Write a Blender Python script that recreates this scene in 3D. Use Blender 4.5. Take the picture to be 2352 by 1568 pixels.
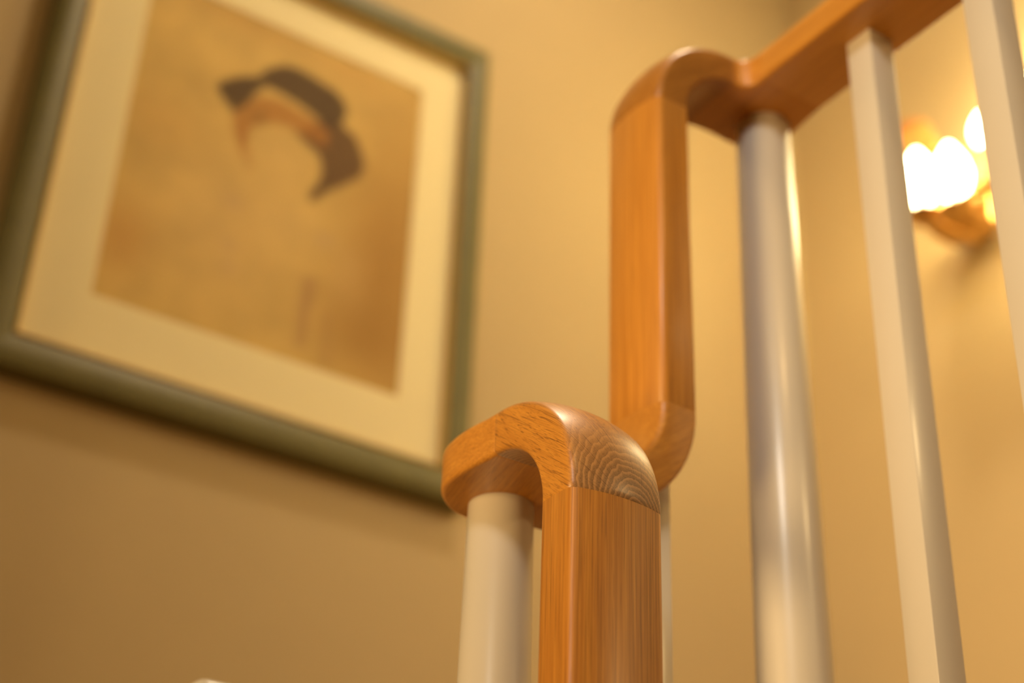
import bpy, bmesh, math, random
from mathutils import Vector, Matrix, noise

# ------------------------------------------------------------------ scene
for o in list(bpy.data.objects):
    bpy.data.objects.remove(o, do_unlink=True)
S = bpy.context.scene
COL = S.collection
CZ = 1.45                       # lens height above the lower floor
R = math.radians

# ------------------------------------------------------------------ camera
F_PX, PSI, TH, RHO = 3605.04, 1.002018, 0.533848, 0.039636
fw = Vector((math.cos(PSI)*math.cos(TH), math.sin(PSI)*math.cos(TH), math.sin(TH)))
rt = fw.cross(Vector((0, 0, 1))).normalized()
up = rt.cross(fw)
rt2 = rt*math.cos(RHO) + up*math.sin(RHO)
up2 = up*math.cos(RHO) - rt*math.sin(RHO)
cam = bpy.data.cameras.new('camera')
co = bpy.data.objects.new('camera', cam)
COL.objects.link(co)
m = Matrix((rt2, up2, -fw)).transposed().to_4x4()
m.translation = Vector((0, 0, CZ))
co.matrix_world = m
cam.sensor_fit = 'HORIZONTAL'
cam.sensor_width = 36.0
cam.lens = F_PX/2352*36.0
cam.clip_start = 0.02
cam.dof.use_dof = True
cam.dof.focus_distance = 1.10
cam.dof.aperture_fstop = 2.6
S.camera = co

# ------------------------------------------------------------------ world, lamps, exposure
w = bpy.data.worlds.new('world')
S.world = w
w.use_nodes = True
bg = w.node_tree.nodes['Background']
bg.inputs[0].default_value = (1.0, 0.72, 0.42, 1)
bg.inputs[1].default_value = 0.03
S.view_settings.view_transform = 'Standard'
S.view_settings.look = 'None'
S.view_settings.gamma = 1
S.view_settings.use_curve_mapping = False
S.view_settings.exposure = 0.56

def aim(o, target):
    d = Vector(target) - o.location
    o.rotation_euler = d.to_track_quat('-Z', 'Y').to_euler()

def area(name, loc, target, size, power, col, shape='DISK'):
    l = bpy.data.lights.new(name, 'AREA')
    l.shape = shape
    l.size = size
    l.energy = power
    l.color = col
    o = bpy.data.objects.new(name, l)
    COL.objects.link(o)
    o.location = Vector(loc) + Vector((0, 0, CZ))
    aim(o, Vector(target) + Vector((0, 0, CZ)))
    return o

def spot(name, loc, target, radius, power, col, ang, blend=1.0):
    l = bpy.data.lights.new(name, 'SPOT')
    l.energy = power
    l.color = col
    l.shadow_soft_size = radius
    l.spot_size = R(ang)
    l.spot_blend = blend
    o = bpy.data.objects.new(name, l)
    COL.objects.link(o)
    o.location = Vector(loc) + Vector((0, 0, CZ))
    aim(o, Vector(target) + Vector((0, 0, CZ)))
    return o

# hall lamps and a ceiling downlight; the fills are added, without a fixture
spot('hall_downlight', (-1.45, -0.95, 2.45), (0.98, 0.78, 1.08), 0.40, 138, (1, 0.94, 0.84), 37)
spot('hall_lamp', (-4.4, 0.10, 0.75), (0.7, 0.80, 0.72), 0.90, 980, (1, 0.65, 0.28), 22)
spot('underside_fill', (-1.2, 0.55, -0.30), (0.66, 0.92, 0.52), 0.15, 28, (1, 0.60, 0.20), 44)  # added fill from below, lifts the rail undersides
area('landing_downlight', (1.05, 1.06, 2.57), (1.05, 1.0, 0), 0.22, 9.0, (1, 0.78, 0.52))
area('front_fill', (0.3, -1.0, 2.57), (0.5, 0.4, 0), 0.3, 8, (1, 0.64, 0.27))  # added fill from the front, lifts the wall and picture
spot('near_face_fill', (1.55, -0.40, 1.30), (0.75, 0.80, 0.70), 0.08, 9, (1, 0.68, 0.30), 120)  # added fill for the near faces of balusters and posts
BULB_STRENGTH = 18.0
BULB_COL = (1.0, 0.80, 0.40)

# ------------------------------------------------------------------ node helpers
def new_mat(name):
    mt = bpy.data.materials.new(name)
    mt.use_nodes = True
    nt = mt.node_tree
    b = nt.nodes['Principled BSDF']
    return mt, nt, b

class N:
    def __init__(self, nt): self.nt = nt
    def node(self, t, **kw):
        n = self.nt.nodes.new(t)
        for k, v in kw.items(): setattr(n, k, v)
        return n
    def link(self, a, b): self.nt.links.new(a, b)
    def math(self, op, a, b=None, clamp=False):
        n = self.node('ShaderNodeMath', operation=op)
        n.use_clamp = clamp
        for i, x in enumerate((a, b)):
            if x is None: continue
            if isinstance(x, (int, float)): n.inputs[i].default_value = x
            else: self.link(x, n.inputs[i])
        return n.outputs[0]
    def vmath(self, op, a, b=None):
        n = self.node('ShaderNodeVectorMath', operation=op)
        for i, x in enumerate((a, b)):
            if x is None: continue
            if isinstance(x, (tuple, list, Vector)): n.inputs[i].default_value = x
            else: self.link(x, n.inputs[i])
        return n.outputs['Value'] if op in ('DOT_PRODUCT', 'LENGTH', 'DISTANCE') else n.outputs[0]
    def comb(self, x, y, z):
        n = self.node('ShaderNodeCombineXYZ')
        for i, v in enumerate((x, y, z)):
            if isinstance(v, (int, float)): n.inputs[i].default_value = v
            else: self.link(v, n.inputs[i])
        return n.outputs[0]
    def noise(self, vec, scale, detail=2.0, rough=0.5):
        n = self.node('ShaderNodeTexNoise')
        self.link(vec, n.inputs['Vector'])
        n.inputs['Scale'].default_value = scale
        n.inputs['Detail'].default_value = detail
        n.inputs['Roughness'].default_value = rough
        return n.outputs['Fac']
    def ramp(self, fac, stops, interp='LINEAR'):
        n = self.node('ShaderNodeValToRGB')
        n.color_ramp.interpolation = interp
        el = n.color_ramp.elements
        while len(el) < len(stops): el.new(0.5)
        for e, (p, c) in zip(el, stops):
            e.position = p
            e.color = (c[0], c[1], c[2], 1) if isinstance(c, (tuple, list)) else (c, c, c, 1)
        self.link(fac, n.inputs[0])
        return n.outputs[0]
    def mix(self, fac, a, b, blend='MIX'):
        n = self.node('ShaderNodeMix', data_type='RGBA', blend_type=blend)
        for i, x in ((0, fac), (6, a), (7, b)):
            if isinstance(x, (int, float)): n.inputs[i].default_value = x
            elif isinstance(x, (tuple, list)): n.inputs[i].default_value = (*x[:3], 1)
            else: self.link(x, n.inputs[i])
        return n.outputs[2]

def oak(name, origin, grain, ringdir=None, ring=0.0034, light=(0.70, 0.325, 0.05), dark=(0.43, 0.165, 0.02),
        ring_amt=0.5, pore_amt=0.6, ray_amt=0.0, streak=0.5, rough=0.42, line_amt=0.45, end=None):
    """oak: growth rings about an axis through `origin` along `grain`, pores and
    fibres stretched along the grain, medullary rays running to the axis"""
    mt, nt, b = new_mat(name)
    n = N(nt)
    g = Vector(grain).normalized()
    h = Vector(ringdir) if ringdir else Vector((1, 0, 0))
    e1 = (h - g*h.dot(g)).normalized()
    e2 = g.cross(e1)
    geo = n.node('ShaderNodeNewGeometry')
    rel = n.vmath('SUBTRACT', geo.outputs['Position'], tuple(Vector(origin) + Vector((0, 0, CZ))))
    x = n.vmath('DOT_PRODUCT', rel, tuple(e1))
    y = n.vmath('DOT_PRODUCT', rel, tuple(e2))
    z = n.vmath('DOT_PRODUCT', rel, tuple(g))
    p = n.comb(x, y, z)
    wob = n.noise(n.comb(n.math('MULTIPLY', x, 55.0), n.math('MULTIPLY', y, 55.0), n.math('MULTIPLY', z, 9.0)), 1.0, 3.0, 0.55)
    wob2 = n.noise(n.comb(n.math('MULTIPLY', x, 420.0), n.math('MULTIPLY', y, 420.0), n.math('MULTIPLY', z, 60.0)), 1.0, 2.0, 0.6)
    rad = n.vmath('LENGTH', n.comb(x, y, 0.0))
    rad = n.math('ADD', rad, n.math('MULTIPLY', n.math('SUBTRACT', wob, 0.5), 0.0075))
    rad = n.math('ADD', rad, n.math('MULTIPLY', n.math('SUBTRACT', wob2, 0.5), 0.0006))
    fr = n.math('FRACT', n.math('DIVIDE', rad, ring))
    ringv = n.ramp(fr, [(0.0, 0.0), (0.10, 1.0), (0.32, 0.55), (0.62, 0.12), (1.0, 0.0)])   # 1 = porous earlywood
    # fibres and pores
    def stretched(sx, sz, detail=2.0, r=0.5):
        return n.noise(n.comb(n.math('MULTIPLY', x, sx), n.math('MULTIPLY', y, sx), n.math('MULTIPLY', z, sz)), 1.0, detail, r)
    fib = stretched(520.0, 7.0, 4.0, 0.65)
    broad = stretched(120.0, 2.5, 3.0, 0.55)
    lines = n.ramp(stretched(1300.0, 9.0, 2.0, 0.5), [(0.56, 0.0), (0.68, 1.0)])
    pores = n.ramp(stretched(950.0, 22.0, 1.0, 0.5), [(0.62, 0.0), (0.70, 1.0)])
    pores = n.math('MULTIPLY', pores, n.math('ADD', n.math('MULTIPLY', ringv, 0.55), 0.45))
    c = n.mix(n.ramp(broad, [(0.33, 0.0), (0.67, 1.0)]), light, tuple(0.55*a+0.45*d for a, d in zip(light, dark)))
    c = n.mix(n.math('MULTIPLY', n.ramp(fib, [(0.40, 1.0), (0.62, 0.0)]), streak), c, dark)
    c = n.mix(n.math('MULTIPLY', lines, line_amt), c, tuple(0.55*d for d in dark))
    c = n.mix(n.math('MULTIPLY', ringv, ring_amt*(0.35 if end else 1.0)), c, dark)
    c = n.mix(n.math('MULTIPLY', pores, pore_amt), c, (0.10, 0.032, 0.008))
    if end:                      # cut across the grain the wood is duller, with open dark pores and pale ring lines
        ng = n.math('ABSOLUTE', n.vmath('DOT_PRODUCT', geo.outputs['True Normal'], tuple(g)))
        em = n.ramp(ng, [(0.22, 0.0), (0.70, 1.0)])
        speck = n.ramp(n.noise(n.comb(n.math('MULTIPLY', x, 1500.0), n.math('MULTIPLY', y, 1500.0), n.math('MULTIPLY', z, 300.0)), 1.0, 2.0, 0.6), [(0.45, 0.0), (0.60, 1.0)])
        rz = n.ramp(fr, [(0.0, 0.15), (0.08, 0.95), (0.55, 0.75), (0.80, 0.10), (1.0, 0.0)])
        e = n.mix(n.math('MULTIPLY', rz, ring_amt), end, tuple(0.42*q for q in end))
        e = n.mix(n.math('MULTIPLY', n.math('MULTIPLY', speck, rz), 0.7), e, tuple(0.25*q for q in end))
        c = n.mix(em, c, e)
    if ray_amt:
        ang = n.math('ARCTAN2', y, x)
        rv = n.noise(n.comb(n.math('MULTIPLY', ang, 34.0), n.math('MULTIPLY', rad, 14.0), n.math('MULTIPLY', z, 10.0)), 1.0, 1.0, 0.4)
        line = n.ramp(rv, [(0.475, 0.0), (0.50, 1.0), (0.525, 0.0)])
        c = n.mix(n.math('MULTIPLY', line, ray_amt), c, (0.13, 0.045, 0.012))
    nt.links.new(c, b.inputs['Base Color'])
    b.inputs['Roughness'].default_value = rough
    b.inputs['Specular IOR Level'].default_value = 0.5
    b.inputs['Coat Weight'].default_value = 0.35
    b.inputs['Coat Roughness'].default_value = 0.27
    hgt = n.math('ADD', n.math('MULTIPLY', pores, -1.0), n.math('MULTIPLY', fib, 0.3))
    bp = n.node('ShaderNodeBump')
    bp.inputs['Strength'].default_value = 0.12
    bp.inputs['Distance'].default_value = 0.0004
    nt.links.new(hgt, bp.inputs['Height'])
    nt.links.new(bp.outputs[0], b.inputs['Normal'])
    return mt

def paint(name, col, rough=0.45, var=0.04, scale=14.0, bump=0.03, bscale=260.0, coat=0.0):
    mt, nt, b = new_mat(name)
    n = N(nt)
    geo = n.node('ShaderNodeNewGeometry')
    v = n.noise(geo.outputs['Position'], scale, 3.0)
    c = n.mix(v, tuple(max(0, a*(1-var)) for a in col), tuple(min(1, a*(1+var)) for a in col))
    nt.links.new(c, b.inputs['Base Color'])
    b.inputs['Roughness'].default_value = rough
    b.inputs['Coat Weight'].default_value = coat
    b.inputs['Coat Roughness'].default_value = 0.15
    bp = n.node('ShaderNodeBump')
    bp.inputs['Strength'].default_value = bump
    bp.inputs['Distance'].default_value = 0.001
    nt.links.new(n.noise(geo.outputs['Position'], bscale, 3.0), bp.inputs['Height'])
    nt.links.new(bp.outputs[0], b.inputs['Normal'])
    return mt

def emit(name, col, strength):
    mt, nt, b = new_mat(name)
    b.inputs['Base Color'].default_value = (1, 0.9, 0.7, 1)
    b.inputs['Emission Color'].default_value = (*col, 1)
    b.inputs['Emission Strength'].default_value = strength
    return mt

def metal(name, col, rough=0.3):
    mt, nt, b = new_mat(name)
    n = N(nt)
    geo = n.node('ShaderNodeNewGeometry')
    v = n.noise(geo.outputs['Position'], 60.0, 3.0)
    nt.links.new(n.mix(v, tuple(a*0.85 for a in col), col), b.inputs['Base Color'])
    b.inputs['Metallic'].default_value = 1.0
    b.inputs['Roughness'].default_value = rough
    return mt

WALL = (0.54, 0.415, 0.212)
WHITE = (0.66, 0.62, 0.53)
M = dict(
    wall=paint('wall_paint', WALL, 0.75, 0.03, 6.0, 0.05, 180.0),
    ceil=paint('ceiling_paint', (0.78, 0.72, 0.6), 0.85),
    floor=oak('floor_oak', (0, 0, 3), (0, 1, 0), light=(0.40, 0.2, 0.08), dark=(0.25, 0.11, 0.04), rough=0.5),
    white=paint('white_gloss_paint', WHITE, 0.33, 0.02, 22.0, 0.04, 320.0, coat=0.25),
    frame=paint('sage_frame_paint', (0.145, 0.13, 0.036), 0.5, 0.18, 26.0, 0.08, 150.0),
    gilt=metal('gilt_lip', (0.60, 0.43, 0.15), 0.42),
    mat=paint('mount_card', (0.90, 0.80, 0.48), 0.85, 0.02, 8.0),
    brass=metal('aged_brass', (0.66, 0.40, 0.14), 0.32),
    candle=paint('candle_sleeve_tan', (0.42, 0.26, 0.12), 0.6),
    bulb=emit('lit_bulb', BULB_COL, BULB_STRENGTH),
    amber=None,
)

mt, nt, b = new_mat('amber_glass')
n = N(nt)
t1 = n.node('ShaderNodeBsdfTranslucent')
t1.inputs[0].default_value = (0.50, 0.30, 0.09, 1)
t2 = n.node('ShaderNodeMixShader')
t2.inputs[0].default_value = 0.35
nt.links.new(t1.outputs[0], t2.inputs[1])
nt.links.new(b.outputs[0], t2.inputs[2])
b.inputs['Base Color'].default_value = (0.6, 0.36, 0.12, 1)
nt.links.new(t2.outputs[0], nt.nodes['Material Output'].inputs[0])
M['amber'] = mt

# ------------------------------------------------------------------ object helpers
def link(name, me, mat, parent=None, smooth=True):
    o = bpy.data.objects.new(name, me)
    COL.objects.link(o)
    if mat: me.materials.append(mat)
    if parent: o.parent = parent
    if smooth:
        for p in me.polygons: p.use_smooth = True
    return o

def from_bm(name, bm, mat, parent=None, smooth=True, angle=35):
    bmesh.ops.recalc_face_normals(bm, faces=bm.faces)
    if smooth:
        for e in bm.edges:
            if len(e.link_faces) == 2 and e.calc_face_angle(0) > R(angle): e.smooth = False
    me = bpy.data.meshes.new(name)
    bm.to_mesh(me)
    bm.free()
    return link(name, me, mat, parent, smooth)

def root(name, loc, label, cat, group=None):
    o = bpy.data.objects.new(name, None)
    o.empty_display_size = 0.05
    COL.objects.link(o)
    o.location = Vector(loc) + Vector((0, 0, CZ))
    tag(o, label, cat, group)
    return o

def tag(o, label=None, cat=None, group=None, kind=None):
    if label: o['label'] = label
    if cat: o['category'] = cat
    if group: o['group'] = group
    if kind: o['kind'] = kind

def box_bm(lo, hi, bevel=0.0, seg=2, bm=None):
    bm = bm or bmesh.new()
    r = bmesh.ops.create_cube(bm, size=1.0)
    lo, hi = Vector(lo), Vector(hi)
    for v in r['verts']:
        v.co = Vector(((v.co.x+.5)*(hi.x-lo.x)+lo.x, (v.co.y+.5)*(hi.y-lo.y)+lo.y, (v.co.z+.5)*(hi.z-lo.z)+lo.z))
    if bevel:
        es = list({e for v in r['verts'] for e in v.link_edges})
        bmesh.ops.bevel(bm, geom=es, offset=bevel, segments=seg, profile=0.5, affect='EDGES')
    return bm

def lathe_bm(prof, seg=48, bm=None, axis=Vector((0, 0, 1)), origin=Vector((0, 0, 0))):
    """prof: list of (r, h) along axis"""
    bm = bm or bmesh.new()
    axis = axis.normalized()
    a = axis.orthogonal().normalized()
    b = axis.cross(a)
    rings = []
    for r, h in prof:
        if r < 1e-6:
            rings.append([bm.verts.new(origin + axis*h)])
        else:
            rings.append([bm.verts.new(origin + axis*h + (a*math.cos(2*math.pi*k/seg) + b*math.sin(2*math.pi*k/seg))*r) for k in range(seg)])
    for A, B in zip(rings, rings[1:]):
        for k in range(seg):
            k2 = (k+1) % seg
            if len(A) == 1 and len(B) == 1: continue
            if len(A) == 1: bm.faces.new((A[0], B[k], B[k2]))
            elif len(B) == 1: bm.faces.new((A[k], A[k2], B[0]))
            else: bm.faces.new((A[k], A[k2], B[k2], B[k]))
    return bm

def loft_bm(frames, bm=None):
    """frames: list of equal-length closed loops of points"""
    bm = bm or bmesh.new()
    vs = [[bm.verts.new(p) for p in f] for f in frames]
    n = len(vs[0])
    for A, B in zip(vs, vs[1:]):
        for k in range(n):
            bm.faces.new((A[k], A[(k+1) % n], B[(k+1) % n], B[k]))
    bm.faces.new(vs[0])
    bm.faces.new(vs[-1])
    return bm

# ------------------------------------------------------------------ room shell
XR, YB, XL, YF, ZC, ZF = 1.80, 1.80, -5.0, -2.2, 2.6, -CZ
def slab(name, lo, hi, mat, bevel=0.0):
    z = Vector((0, 0, CZ))
    o = from_bm(name, box_bm(Vector(lo)+z, Vector(hi)+z, bevel), mat, smooth=False)
    tag(o, kind='structure')
    return o
slab('floor', (XL-.1, YF-.1, ZF-.1), (XR+.1, YB+.1, ZF), M['floor'])
slab('ceiling', (XL-.1, YF-.1, ZC), (XR+.1, YB+.1, ZC+.1), M['ceil'])
slab('wall_back', (XL-.1, YB, ZF), (XR+.1, YB+.1, ZC), M['wall'])
slab('wall_right', (XR, YF-.1, ZF), (XR+.1, YB, ZC), M['wall'])
slab('wall_left', (XL-.1, YF-.1, ZF), (XL, YB, ZC), M['wall'])
slab('wall_front', (XL, YF-.1, ZF), (XR, YF, ZC), M['wall'])
L0, L1, L2 = -0.975, -0.46, 0.055
slab('stair_landing', (0.83, YF, L2-.12), (XR, YB, L2), M['floor'])
slab('stair_landing', (0.30, 0.86, L1-.12), (0.83, YB, L1), M['floor'])
slab('stair_landing', (0.30, 0.30, L0-.12), (0.83, 0.86, L0), M['floor'])

# ------------------------------------------------------------------ handrail
# measured in metres from the lens: A runs along +X, B along +Y
W = 0.080
TB, TA, CROWN = 0.0186, 0.0165, 0.0072     # underside, shoulder, dome of the section
P, ZJ = Vector((0.5941, 0.8039, 0)), 0.4571
N1, Z1 = Vector((0.5941, 0.9415, 0)), 0.5200
Q, Z2T, Z2B = Vector((0.7469, 0.9412, 0)), 0.9579, 0.6305
N2, Z2 = Vector((0.8815, 0.9412, 0)), 1.0174

def section():
    """closed loop of (s, t): s across the width, t out of the domed top"""
    hw = W/2
    pts = []
    rb, ra = 0.0045, 0.0055
    for k in range(7):
        a = -math.pi/2 + math.pi/2*k/6
        pts.append((hw-rb+rb*math.cos(a), -TB+rb+rb*math.sin(a)))
    def dome(s): return TA + CROWN*(1-(s/hw)**2)**0.9 if abs(s) < hw else TA
    p0, p1 = (hw, TA-ra), (hw-ra*1.15, dome(hw-ra*1.15))
    c = (hw-0.0002, dome(hw-ra*0.35))
    for k in range(1, 8):
        t = k/8
        pts.append(tuple((1-t)**2*p0[i]+2*t*(1-t)*c[i]+t*t*p1[i] for i in (0, 1)))
    pts.insert(7, p0)
    s1 = p1[0]
    for k in range(0, 25):
        s = s1 - 2*s1*k/24
        pts.append((s, dome(s)))
    left = [(-s, t) for s, t in reversed(pts[:15])]
    return pts + left
SEC = section()

def frame(o, sdir, tdir, k=1.0, half=None):
    """section loop placed at o"""
    out = []
    for s, t in SEC:
        if half is not None:
            e = 0.007
            a = abs(s)
            a2 = half-(W/2-a) if a > W/2-e else a*(half-e)/(W/2-e)
            s = math.copysign(a2, s)
        out.append(o + sdir*(s*k) + tdir*(t*k))
    return out

X_, Y_, Z_ = Vector((1, 0, 0)), Vector((0, 1, 0)), Vector((0, 0, 1))
def groove(frames, dirs):
    """tiny V at both ends so that glued joints read as fine lines"""
    def shrink(f, d):
        c = sum(f, Vector())/len(f)
        return [p + (c-p)*(0.00016/max((c-p).length, 1e-4)) for p in f]
    a = shrink(frames[0], 0)
    b = shrink(frames[-1], 0)
    f0 = [p + dirs[0]*0.0003 for p in frames[0]]
    f1 = [p - dirs[1]*0.0003 for p in frames[-1]]
    return [a, f0] + frames[1:-1] + [f1, b]

rail = root('handrail', (N1.x, N1.y, Z1), 'continuous varnished oak handrail dropping twice through rounded goosenecks between the white newels', 'handrail')
RB = Vector(rail.location) - Vector((0, 0, CZ))
def part(name, frames, mat, dirs):
    fr = groove(frames, dirs)
    fr = [[p - RB for p in f] for f in fr]
    return from_bm(name, loft_bm(fr), mat, rail, True, 30)

oak_post1 = oak('oak_front_drop', (P.x+0.9, P.y+0.25, 0), (0.004, 0, 1), ring=0.0031, ring_amt=0.28, pore_amt=0.5, streak=0.85, line_amt=0.95)
oak_elb1 = oak('oak_front_gooseneck', (P.x+0.012, P.y-0.0235, ZJ-0.011), (0.10, -0.80, -0.60), (1, 0, 0), ring=0.0036, ring_amt=0.75, pore_amt=0.72, ray_amt=0.7, streak=0.28, end=(0.56, 0.30, 0.115))
oak_cap1 = oak('oak_front_turn', (N1.x+0.2, N1.y+0.1, Z1-0.3), (0.25, 1, 0.05), ring=0.004, ring_amt=0.2, pore_amt=0.35, streak=0.45)
oak_elb2 = oak('oak_lower_gooseneck', (Q.x+0.1, N1.y+0.3, Z1-0.1), (0.80, 0.05, 0.60), ring=0.0035, ring_amt=0.28, pore_amt=0.55, streak=0.5)
oak_post2 = oak('oak_rear_drop', (Q.x+0.4, Q.y+0.9, 0), (0, 0.004, 1), ring=0.004, ring_amt=0.18, pore_amt=0.3, streak=0.55)
oak_elb3 = oak('oak_rear_gooseneck', (Q.x+0.1, N1.y+0.3, Z2-0.2), (0.80, 0.05, 0.60), ring=0.0035, ring_amt=0.28, pore_amt=0.5, streak=0.5, light=(0.50, 0.225, 0.036), dark=(0.29, 0.11, 0.014))
oak_cap2 = oak('oak_rear_turn', (N2.x+0.2, N2.y+0.1, Z2-0.3), (0.15, 1, 0.0), ring=0.004, ring_amt=0.2, pore_amt=0.35, streak=0.5)
oak_rail2 = oak('oak_upper_rail', (N2.x+0.5, 0, Z2+0.3), (0, 1, 0), ring=0.004, ring_amt=0.25, pore_amt=0.4, streak=0.5, light=(0.78, 0.38, 0.06), dark=(0.47, 0.19, 0.025))

# vertical drop in front: width along X, domed side to -Y
part('vertical_rail', [frame(P + Z_*z, X_, -Y_) for z in (L0, L0+0.1, ZJ)], oak_post1, (Z_, Z_))
# gooseneck above it: turns from +Z to +Y, centre behind the underside
RI1 = Z1 - ZJ
c1 = Vector((P.x, P.y+TB+RI1, ZJ))
fr = []
for k in range(33):
    a = math.pi/2*k/32
    t = -Y_*math.cos(a) + Z_*math.sin(a)
    fr.append(frame(c1 + t*(RI1+TB), X_, t))
part('gooseneck', fr, oak_elb1, (Z_, Y_))
y_end1 = c1.y
# upper drop: width along Y, domed side to -X
part('vertical_rail', [frame(Q + Z_*z, Y_, -X_) for z in (Z2B, 0.75, Z2T)], oak_post2, (Z_, Z_))
RI2 = Z2 - Z2T
c2 = Vector((Q.x+TB+RI2, Q.y, Z2T))
fr = []
for k in range(33):
    a = math.pi/2*k/32
    t = -X_*math.cos(a) + Z_*math.sin(a)
    fr.append(frame(c2 + t*(RI2+TB), Y_, t))
part('gooseneck', fr, oak_elb3, (Z_, X_))
x_end2 = c2.x
# lower easing of the upper drop: from horizontal (-X side) up to vertical
RO = Z2B - Z1
c3 = Vector((Q.x+TB-RO, Q.y, Z2B))
fr = []
for k in range(37):
    a = math.pi/2*k/36
    t = Z_*math.cos(a) - X_*math.sin(a)      # domed side looks to the centre
    fr.append(frame(c3 - t*(RO-TB), Y_, t))
part('gooseneck', fr, oak_elb2, (X_, Z_))
x_end3 = c3.x

def catmull(pts, n):
    P_ = [Vector(p) for p in pts]
    P_ = [P_[0]*2-P_[1]] + P_ + [P_[-1]*2-P_[-2]]
    dense = []
    for i in range(1, len(P_)-2):
        for k in range(20):
            t = k/20
            a, b, c, d = P_[i-1:i+3]
            dense.append(0.5*((2*b)+(c-a)*t+(2*a-5*b+4*c-d)*t*t+(3*b-a-3*c+d)*t**3))
    dense.append(P_[-2])
    L = [0]
    for a, b in zip(dense, dense[1:]): L.append(L[-1]+(b-a).length)
    out, j = [], 0
    for k in range(n):
        s = L[-1]*k/(n-1)
        while j < len(L)-2 and L[j+1] < s: j += 1
        u = (s-L[j])/max(L[j+1]-L[j], 1e-9)
        out.append(dense[j].lerp(dense[j+1], min(max(u, 0), 1)))
    return out

def corner(center, z, mirror, lx, ly, outer, ri, mat):
    """quarter turn: arms along local -x (length lx) and -y (length ly)"""
    inner = [(-lx, -.04)]
    for k in range(9):
        a = math.pi/2 - math.pi/2*k/8
        inner.append((-.04-ri+ri*math.cos(a), -.04-ri+ri*math.sin(a)))
    inner.append((-.04, -ly))
    n = 49
    I = catmull([(x, y, 0) for x, y in inner], n)
    O = catmull([(x, y, 0) for x, y in outer], n)
    frames = []
    sx = -1 if mirror else 1
    zo = Vector((center.x, center.y, z+TB))
    for a, b in zip(I, O):
        a = Vector((a.x*sx, a.y, 0)); b = Vector((b.x*sx, b.y, 0))
        d = b-a
        frames.append(frame(zo + (a+b)/2, d.normalized(), Z_, half=d.length/2))
    d0 = X_*sx
    return part('corner_turn', frames, mat, (d0, -Y_))
lx1, ly1 = x_end3-N1.x, N1.y-y_end1
corner(N1, Z1, True, lx1, ly1,
       [(-lx1, .040), (-.050, .0445), (-.035, .051), (-.018, .0555), (-.003, .0560), (.010, .0520), (.0225, .0430), (.0330, .0310), (.0400, .0165),
        (.0430, .0), (.0435, -.016), (.0425, -.030), (.0408, -.043), (.040, -ly1)], 0.013, oak_cap1)
lx2, ly2 = N2.x-x_end2, 0.062
corner(N2, Z2, False, lx2, ly2,
       [(-lx2, .040), (-.045, .037), (-.025, .0355), (-.005, .036), (.012, .0355), (.026, .031), (.037, .022), (.0435, .009),
        (.0455, -.006), (.0445, -.022), (.042, -.040), (.040, -ly2)], 0.015, oak_cap2)
# level guard rail of the upper landing
part('level_rail', [frame(Vector((N2.x, y, Z2+TB)), -X_, Z_) for y in (N2.y-ly2, 0.4, 0.0, -0.9)], oak_rail2, (-Y_, -Y_))

# ------------------------------------------------------------------ newels and balusters
def round_newel(loc, ztop, zfloor, rtop, label):
    t = root('newel_post', (loc.x, loc.y, zfloor), label, 'newel', 'round white newels under the handrail turns')
    h = ztop - zfloor
    k = 0.0095
    prof = [(0, 0.03), (rtop+k*(h-.03), 0.03), (rtop+k*h*0.5, h*0.5), (rtop, h-0.0012), (rtop-0.0008, h), (0, h)]
    from_bm('shaft', lathe_bm(prof, 64), M['white'], t)
    rb = rtop+k*h+0.012
    from_bm('base_ring', lathe_bm([(0, 0), (rb, 0), (rb, 0.022), (rb-.004, 0.028), (rb-.01, 0.03), (0, 0.03)], 64), M['white'], t)
    return t
round_newel(Vector((0.6091, 0.9592, 0)), Z1+0.0005, L1, 0.0262, 'round white newel in sharp focus beside the front oak drop, under the lower handrail turn')
round_newel(Vector((0.8936, 0.9372, 0)), Z2+0.0005, L2, 0.0271, 'tall round white newel, out of focus, under the upper handrail turn')

def baluster(x, y, z0, z1, wd, label, group, arch=0.0):
    o = from_bm('baluster', box_bm((-wd/2, -wd/2, 0), (wd/2, wd/2, z1-z0), 0.0012, 2), M['white'], None, True, 30)
    o.location = Vector((x, y, z0+CZ))
    tag(o, label, 'baluster', group)
    return o
    return o
GB = 'square white balusters under the handrail'
baluster(0.8885, 0.7798, L2, Z2+0.0005, 0.0302, 'square white baluster whose whole top meets the level oak rail, left of the wall lamp', GB)
baluster(0.8885, 0.6418, L2, Z2+0.0005, 0.0302, 'square white baluster at the right edge of the frame, right of the wall lamp', GB)
o = baluster(0.7365, 0.9380, L1, 0.56, 0.0300, 'white baluster mostly hidden behind the front oak drop, under the rear lower bend', GB)
for v in o.data.vertices:           # its head is cut to the curve of the bend above it
    if v.co.z > 0.5:
        zt = Z2B - math.sqrt(max(RO**2-(v.co.x+0.7365-c3.x)**2, 0)) - L1
        v.co.z += zt - (0.56-L1) + 0.0005

# white square post low on the left
pw = 0.11
t = root('square_post', (0.474+pw/2, 1.205+pw/2, L1), 'white square post top peeking up at the bottom edge below the picture', 'post')
from_bm('shaft', box_bm((-pw/2, -pw/2, 0), (pw/2, pw/2, 0.8785), 0.011, 4), M['white'], t, True, 60)

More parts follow.
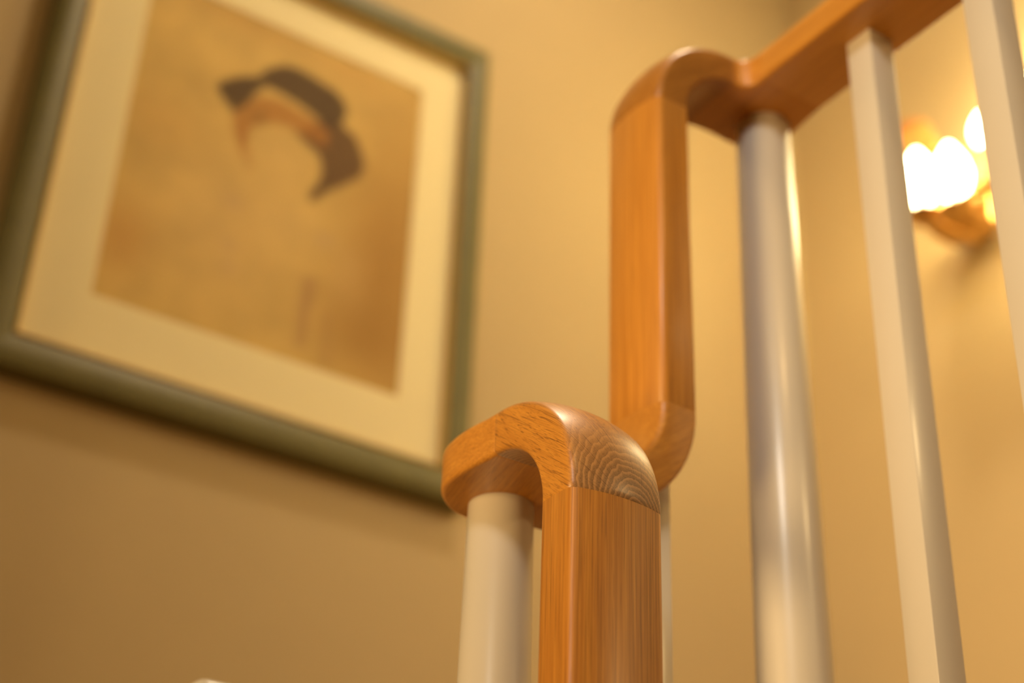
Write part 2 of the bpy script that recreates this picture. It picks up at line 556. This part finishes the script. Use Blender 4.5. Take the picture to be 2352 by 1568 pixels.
# ------------------------------------------------------------------ picture on the back wall
FX0, FX1, FZ0, FZ1 = 0.3462, 1.0653, 0.9413, 1.7921
OX0, OX1, OZ0, OZ1 = 0.3959, 1.0221, 0.9975, 1.7390
yw, yf = YB, YB-0.034
pic = root('framed_picture', ((FX0+FX1)/2, yw, FZ0), 'sage green framed drawing of a head in a dark hat on the back wall', 'picture')
PB = Vector(((FX0+FX1)/2, yw, FZ0))
def framerail(a0, a1, b0, b1, name, mat, prof):
    """mitred moulding: a=outer corners, b=inner corners, prof = (fraction across, height off the wall)"""
    bm = bmesh.new()
    A = [Vector((a0[0], 0, a0[1])).lerp(Vector((b0[0], 0, b0[1])), f) + Vector((0, yw-h, 0)) - PB for f, h in prof]
    B = [Vector((a1[0], 0, a1[1])).lerp(Vector((b1[0], 0, b1[1])), f) + Vector((0, yw-h, 0)) - PB for f, h in prof]
    loft_bm([A, B], bm)
    return from_bm(name, bm, mat, pic, True, 25)
oc = [(FX0, FZ0), (FX1, FZ0), (FX1, FZ1), (FX0, FZ1)]
ic = [(OX0, OZ0), (OX1, OZ0), (OX1, OZ1), (OX0, OZ1)]
prof = [(0, 0.001), (0, 0.026), (0.06, 0.031), (0.2, 0.034), (0.45, 0.034), (0.7, 0.030), (0.88, 0.026), (0.88, 0.001)]
gprof = [(0.88, 0.001), (0.88, 0.027), (0.93, 0.0285), (1.0, 0.024), (1.0, 0.012), (0.96, 0.001)]
for k in range(4):
    k2 = (k+1) % 4
    o = framerail(oc[k], oc[k2], ic[k], ic[k2], 'frame_rail', M['frame'], prof)
    g = framerail(oc[k], oc[k2], ic[k], ic[k2], 'gilt_lip', M['gilt'], gprof)
    g.parent = o
    g['label'] = 'thin gilt inner lip of the frame'
# mount card with a window
PX0, PX1, PZ0, PZ1 = 0.4785, 0.9501, 1.0901, 1.6649
bm = bmesh.new()
ym = yw-0.013
oo = [Vector((x, ym, z))-PB for x, z in ((OX0-.004, OZ0-.004), (OX1+.004, OZ0-.004), (OX1+.004, OZ1+.004), (OX0-.004, OZ1+.004))]
ii = [Vector((x, ym, z))-PB for x, z in ((PX0, PZ0), (PX1, PZ0), (PX1, PZ1), (PX0, PZ1))]
jj = [Vector((x, ym+0.002, z))-PB for x, z in ((PX0+.002, PZ0+.002), (PX1-.002, PZ0+.002), (PX1-.002, PZ1-.002), (PX0+.002, PZ1-.002))]
bk = [p+Vector((0, .002, 0)) for p in oo]
vo, vi, vj, vb = ([bm.verts.new(p) for p in q] for q in (oo, ii, jj, bk))
for k in range(4):
    k2 = (k+1) % 4
    bm.faces.new((vo[k], vo[k2], vi[k2], vi[k]))
    bm.faces.new((vi[k], vi[k2], vj[k2], vj[k]))
    bm.faces.new((vj[k], vj[k2], vb[k2], vb[k]))
    bm.faces.new((vb[k], vb[k2], vo[k2], vo[k]))
mo = from_bm('mount', bm, M['mat'], pic, False)
mo['label'] = 'wide cream mount around the drawing'

# the drawing: flat print, its ink laid into a colour attribute
def sm(a, b, x):
    t = min(max((x-a)/(b-a), 0), 1)
    return t*t*(3-2*t)
def sdf(poly, x, y):
    d = 1e9; ins = False
    n = len(poly)
    for i in range(n):
        x0, y0 = poly[i]; x1, y1 = poly[(i+1) % n]
        ex, ey = x1-x0, y1-y0
        L = ex*ex+ey*ey
        t = min(max(((x-x0)*ex+(y-y0)*ey)/L, 0), 1) if L else 0
        dd = math.hypot(x-x0-ex*t, y-y0-ey*t)
        d = min(d, dd)
        if (y0 > y) != (y1 > y) and x < (x1-x0)*(y-y0)/(y1-y0)+x0: ins = not ins
    return -d if ins else d
INK = [
    ([(328.4, 444.9), (342.3, 436.9), (360.1, 428.5), (373.7, 403.6), (380.7, 380.1), (374.6, 355.0), (349.3, 329.8), (322.6, 306.3), (307.1, 284.0), (297.1, 277.7), (292.2, 289.3), (305.3, 316.5), (309.1, 340.1), (301.8, 364.9), (278.8, 376.6), (257.6, 389.1), (276.8, 410.3), (301.6, 434.4)], 7, 0.93, (0.09, 0.038, 0.009)),
    ([(154.9, 381.0), (173.7, 408.2), (193.7, 430.1), (228.3, 438.7), (256.0, 433.4), (283.7, 430.1), (313.0, 414.9), (312.3, 385.9), (288.1, 391.0), (264.4, 392.3), (242.6, 394.3), (221.7, 390.5), (200.6, 376.6), (186.5, 364.0), (185.1, 335.6), (182.6, 314.9), (172.1, 329.6), (159.8, 357.4)], 7, 0.8, (0.42, 0.175, 0.022)),
    ([(158.5, 366.7), (179.5, 364.7), (183.2, 336.7), (197.8, 304.2), (192.5, 292.1), (177.8, 312.7), (166.3, 334.8)], 8, 0.55, (0.42, 0.19, 0.04)),
    ([(124.1, 410.3), (129.5, 427.2), (156.0, 449.6), (187.5, 465.3), (199.0, 486.7), (225.5, 507.5), (248.8, 511.7), (284.6, 506.2), (317.2, 498.7), (335.7, 484.3), (341.5, 463.8), (332.6, 440.6), (312.1, 422.7), (283.1, 436.0), (254.7, 445.2), (226.9, 450.4), (199.9, 451.7), (186.6, 430.7), (175.9, 405.1), (156.7, 379.8), (142.8, 393.2)], 6, 0.95, (0.055, 0.027, 0.007)),
    ([(182.6, 394.2), (205.7, 405.2), (213.8, 396.9), (208.9, 380.4), (192.3, 372.7), (184.5, 379.0)], 7, 0.4, (0.22, 0.13, 0.03)),
    ([(300.7, 149.9), (323.0, 147.0), (318.2, 91.6), (314.3, 30.7), (300.7, 25.8), (296.7, 91.2)], 9, 0.55, (0.36, 0.2, 0.09)),
    ([(332.1, 96.8), (353.1, 104.6), (362.2, 18.1), (338.0, 9.7)], 12, 0.35, (0.4, 0.24, 0.09)),
]
BLOBS = [
    (495, 300, 110, 420, 0.6, (0.43, 0.24, 0.05)),
    (425.9, 210.9, 70, 190, 0.85, (0.40, 0.215, 0.045)),
    (414.0, 88.8, 90, 70, 0.8, (0.39, 0.21, 0.042)),
    (167.5, 572.4, 130, 35, 0.55, (0.5, 0.28, 0.066)),
    (346.6, 554.7, 70, 40, 0.4, (0.52, 0.3, 0.075)),
    (24.0, 106.9, 45, 60, 0.6, (0.55, 0.28, 0.06)),
    (41.8, 319.3, 70, 50, 0.35, (0.6, 0.36, 0.1)),
    (245.5, 339.7, 55, 60, 0.35, (0.7, 0.5, 0.2)),
    (165.1, 184.2, 110, 130, 0.3, (0.74, 0.52, 0.24)),
    (266.4, 226.4, 60, 60, 0.3, (0.74, 0.53, 0.22)),
    (176.8, 226.2, 16, 14, 0.45, (0.52, 0.36, 0.2)),
    (326.2, 219.1, 16, 14, 0.4, (0.52, 0.36, 0.2)),
    (180.0, 151.9, 14, 14, 0.35, (0.54, 0.37, 0.2)),
    (185.0, 116.0, 14, 14, 0.35, (0.54, 0.37, 0.2)),
    (372.5, 170.1, 30, 60, 0.3, (0.66, 0.45, 0.18)),
]
NU, NV = 96, 116
bm = bmesh.new()
yp = ym+0.0018
grid = [[bm.verts.new(Vector((PX0-.004+(PX1-PX0+.008)*i/NU, yp, PZ0-.004+(PZ1-PZ0+.008)*j/NV))-PB) for i in range(NU+1)] for j in range(NV+1)]
for j in range(NV):
    for i in range(NU):
        bm.faces.new((grid[j][i], grid[j][i+1], grid[j+1][i+1], grid[j+1][i]))
po = from_bm('drawing', bm, None, pic, False)
po['label'] = 'tan sheet with a sketched head in a dark hat'
def shade(u, v):
    """u to the right, v up, in millimetres from the sheet's lower left corner"""
    paper = Vector((0.68, 0.48, 0.150))
    nz = noise.fractal(Vector((u/75, v/75, 3.1)), 1.0, 2.0, 3)
    c = paper*(1+0.16*nz)
    for (x, y, rx, ry, amt, col) in BLOBS:
        d = ((u-x)/rx)**2+((v-y)/ry)**2
        c = c.lerp(Vector(col), amt*math.exp(-d))
    for poly, soft, amt, col in INK:
        xs = [p[0] for p in poly]; ys = [p[1] for p in poly]
        if u < min(xs)-soft or u > max(xs)+soft or v < min(ys)-soft or v > max(ys)+soft: continue
        k = 1-sm(-soft, soft, sdf(poly, u, v))
        if k > 0:
            c = c.lerp(Vector(col)*(1+0.25*noise.noise(Vector((u/9, v/9, 1)))), amt*k)
    return c
ca = po.data.color_attributes.new('ink', 'FLOAT_COLOR', 'POINT')
for v in po.data.vertices:
    u_ = (v.co.x+PB.x-PX0)*1000
    v_ = (v.co.z+PB.z-PZ0)*1000
    c = shade(u_, v_)
    ca.data[v.index].color = (c.x, c.y, c.z, 1)
mt, nt, b = new_mat('drawing_paper')
n = N(nt)
at = n.node('ShaderNodeAttribute', attribute_name='ink')
geo = n.node('ShaderNodeNewGeometry')
nz = n.noise(geo.outputs['Position'], 140.0, 4.0)
cc = n.mix(n.math('MULTIPLY', nz, 0.12), at.outputs['Color'], (0.35, 0.2, 0.06))
nt.links.new(cc, b.inputs['Base Color'])
b.inputs['Roughness'].default_value = 0.8
po.data.materials.append(mt)

# glass pane
mt, nt, b = new_mat('picture_glass')
n = N(nt)
tr = n.node('ShaderNodeBsdfTransparent')
gl = n.node('ShaderNodeBsdfGlossy')
gl.inputs['Roughness'].default_value = 0.03
fz = n.node('ShaderNodeLayerWeight')
fz.inputs['Blend'].default_value = 0.12
mx = n.node('ShaderNodeMixShader')
nt.links.new(n.math('MULTIPLY', n.math('ADD', n.math('POWER', fz.outputs['Facing'], 4.0), 0.04), 0.5), mx.inputs[0])
nt.links.new(tr.outputs[0], mx.inputs[1])
nt.links.new(gl.outputs[0], mx.inputs[2])
nt.links.new(mx.outputs[0], nt.nodes['Material Output'].inputs[0])
yg = yw-0.0165
from_bm('glass_pane', box_bm(Vector((OX0-.003, yg-.001, OZ0-.003))-PB, Vector((OX1+.003, yg+.001, OZ1+.003))-PB), mt, pic, False)

# ------------------------------------------------------------------ wall lamp on the right wall
lamp = root('wall_lamp', (XR, 1.375, 1.50), 'glowing brass wall lamp on the right wall, seen between two square balusters', 'lamp')
LB = Vector((XR, 1.375, 1.50))
def lv(x, y, z): return Vector((x, y, z))-LB
bp = lathe_bm([(0, 0), (0.055, 0), (0.055, 0.006), (0.045, 0.014), (0.02, 0.02), (0, 0.02)], 40, axis=Vector((-1, 0, 0)), origin=lv(XR, 1.375, 1.56))
from_bm('back_plate', bp, M['brass'], lamp)
def bulb_at(x, y, z, s=1.0, h=0.07, plain=False):
    if not plain: from_bm('candle_sleeve', lathe_bm([(0, -h), (0.0125, -h), (0.0125, -0.004), (0.0105, 0), (0, 0)], 24, origin=lv(x, y, z)), M['candle'], lamp)
    if not plain: from_bm('drip_dish', lathe_bm([(0, -h-.006), (0.02, -h-.006), (0.03, -h+.004), (0.028, -h+.006), (0.013, -h), (0, -h)], 32, origin=lv(x, y, z)), M['brass'], lamp)
    pr = [(0, 0), (0.008*s, 0.0005), (0.013*s, 0.008*s), (0.0185*s, 0.022*s), (0.0195*s, 0.033*s), (0.016*s, 0.048*s), (0.009*s, 0.062*s), (0.003*s, 0.072*s), (0, 0.074*s)]
    bl = from_bm('bulb', lathe_bm(pr, 32, origin=lv(x, y, z+0.0005)), M['bulb'], lamp)
    return bl
# bulbs over a shallow dish, one standing forward of it under an amber shade
dc = (XR-0.07, 1.362)
from_bm('dish', lathe_bm([(0, -.038), (.030, -.037), (.049, -.026), (.061, -.008), (.065, .014), (.062, .014), (.057, -.006), (.046, -.022), (.028, -.031), (0, -.032)], 48,
        origin=lv(dc[0], dc[1], 1.500)), M['brass'], lamp)
from_bm('arm', box_bm(lv(XR-0.055, 1.353, 1.482), lv(XR-0.004, 1.371, 1.494), 0.004, 2), M['brass'], lamp)
bulb_at(XR-0.17, 1.357, 1.475, 1.5, 0.022)
bulb_at(XR-0.15, 1.308, 1.466, 1.5, 0.022)
bulb_at(XR-0.08, 1.292, 1.592, 0.95, 0.080)
bulb_at(XR-0.10, 1.222, 1.630, 1.7, 0.080)  # unseen extra bulb, added to brighten the wall behind it
from_bm('arm', box_bm(lv(XR-0.106, 1.216, 1.44), lv(XR-0.094, 1.228, 1.555), 0.003, 2), M['brass'], lamp)  # arm up to the added bulb
from_bm('arm', box_bm(lv(XR-0.177, 1.216, 1.4385), lv(XR-0.094, 1.228, 1.4455), 0.003, 2), M['brass'], lamp)
from_bm('arm', box_bm(lv(XR-0.086, 1.286, 1.44), lv(XR-0.074, 1.298, 1.511), 0.003, 2), M['brass'], lamp)
from_bm('arm', box_bm(lv(XR-0.177, 1.286, 1.4385), lv(XR-0.074, 1.298, 1.4455), 0.003, 2), M['brass'], lamp)
bulb_at(XR-0.17, 1.060, 1.446, 2.8, 0.08, True)  # globe out of view, enlarged to brighten the right wall
bulb_at(XR-0.19, 0.960, 1.600, 2.1, 0.08, True)  # another unseen globe, added to light the upper right wall
from_bm('arm', box_bm(lv(XR-0.196, 0.954, 1.44), lv(XR-0.184, 0.966, 1.602), 0.003, 2), M['brass'], lamp)  # arm added only to carry the unseen globe
from_bm('arm', box_bm(lv(XR-0.196, 0.954, 1.438), lv(XR-0.165, 1.07, 1.445), 0.003, 2), M['brass'], lamp)
from_bm('arm', box_bm(lv(XR-0.177, 1.052, 1.438), lv(XR-0.163, 1.360, 1.445), 0.003, 2), M['brass'], lamp)
from_bm('arm', box_bm(lv(XR-0.170, 1.340, 1.439), lv(XR-0.060, 1.350, 1.446), 0.003, 2), M['brass'], lamp)
sh = bmesh.new()
lathe_bm([(0.026, .155), (0.044, .098), (0.043, .098), (0.025, .155)], 40, bm=sh, origin=lv(XR-0.17, 1.357, 1.475))
from_bm('shade', sh, M['amber'], lamp)
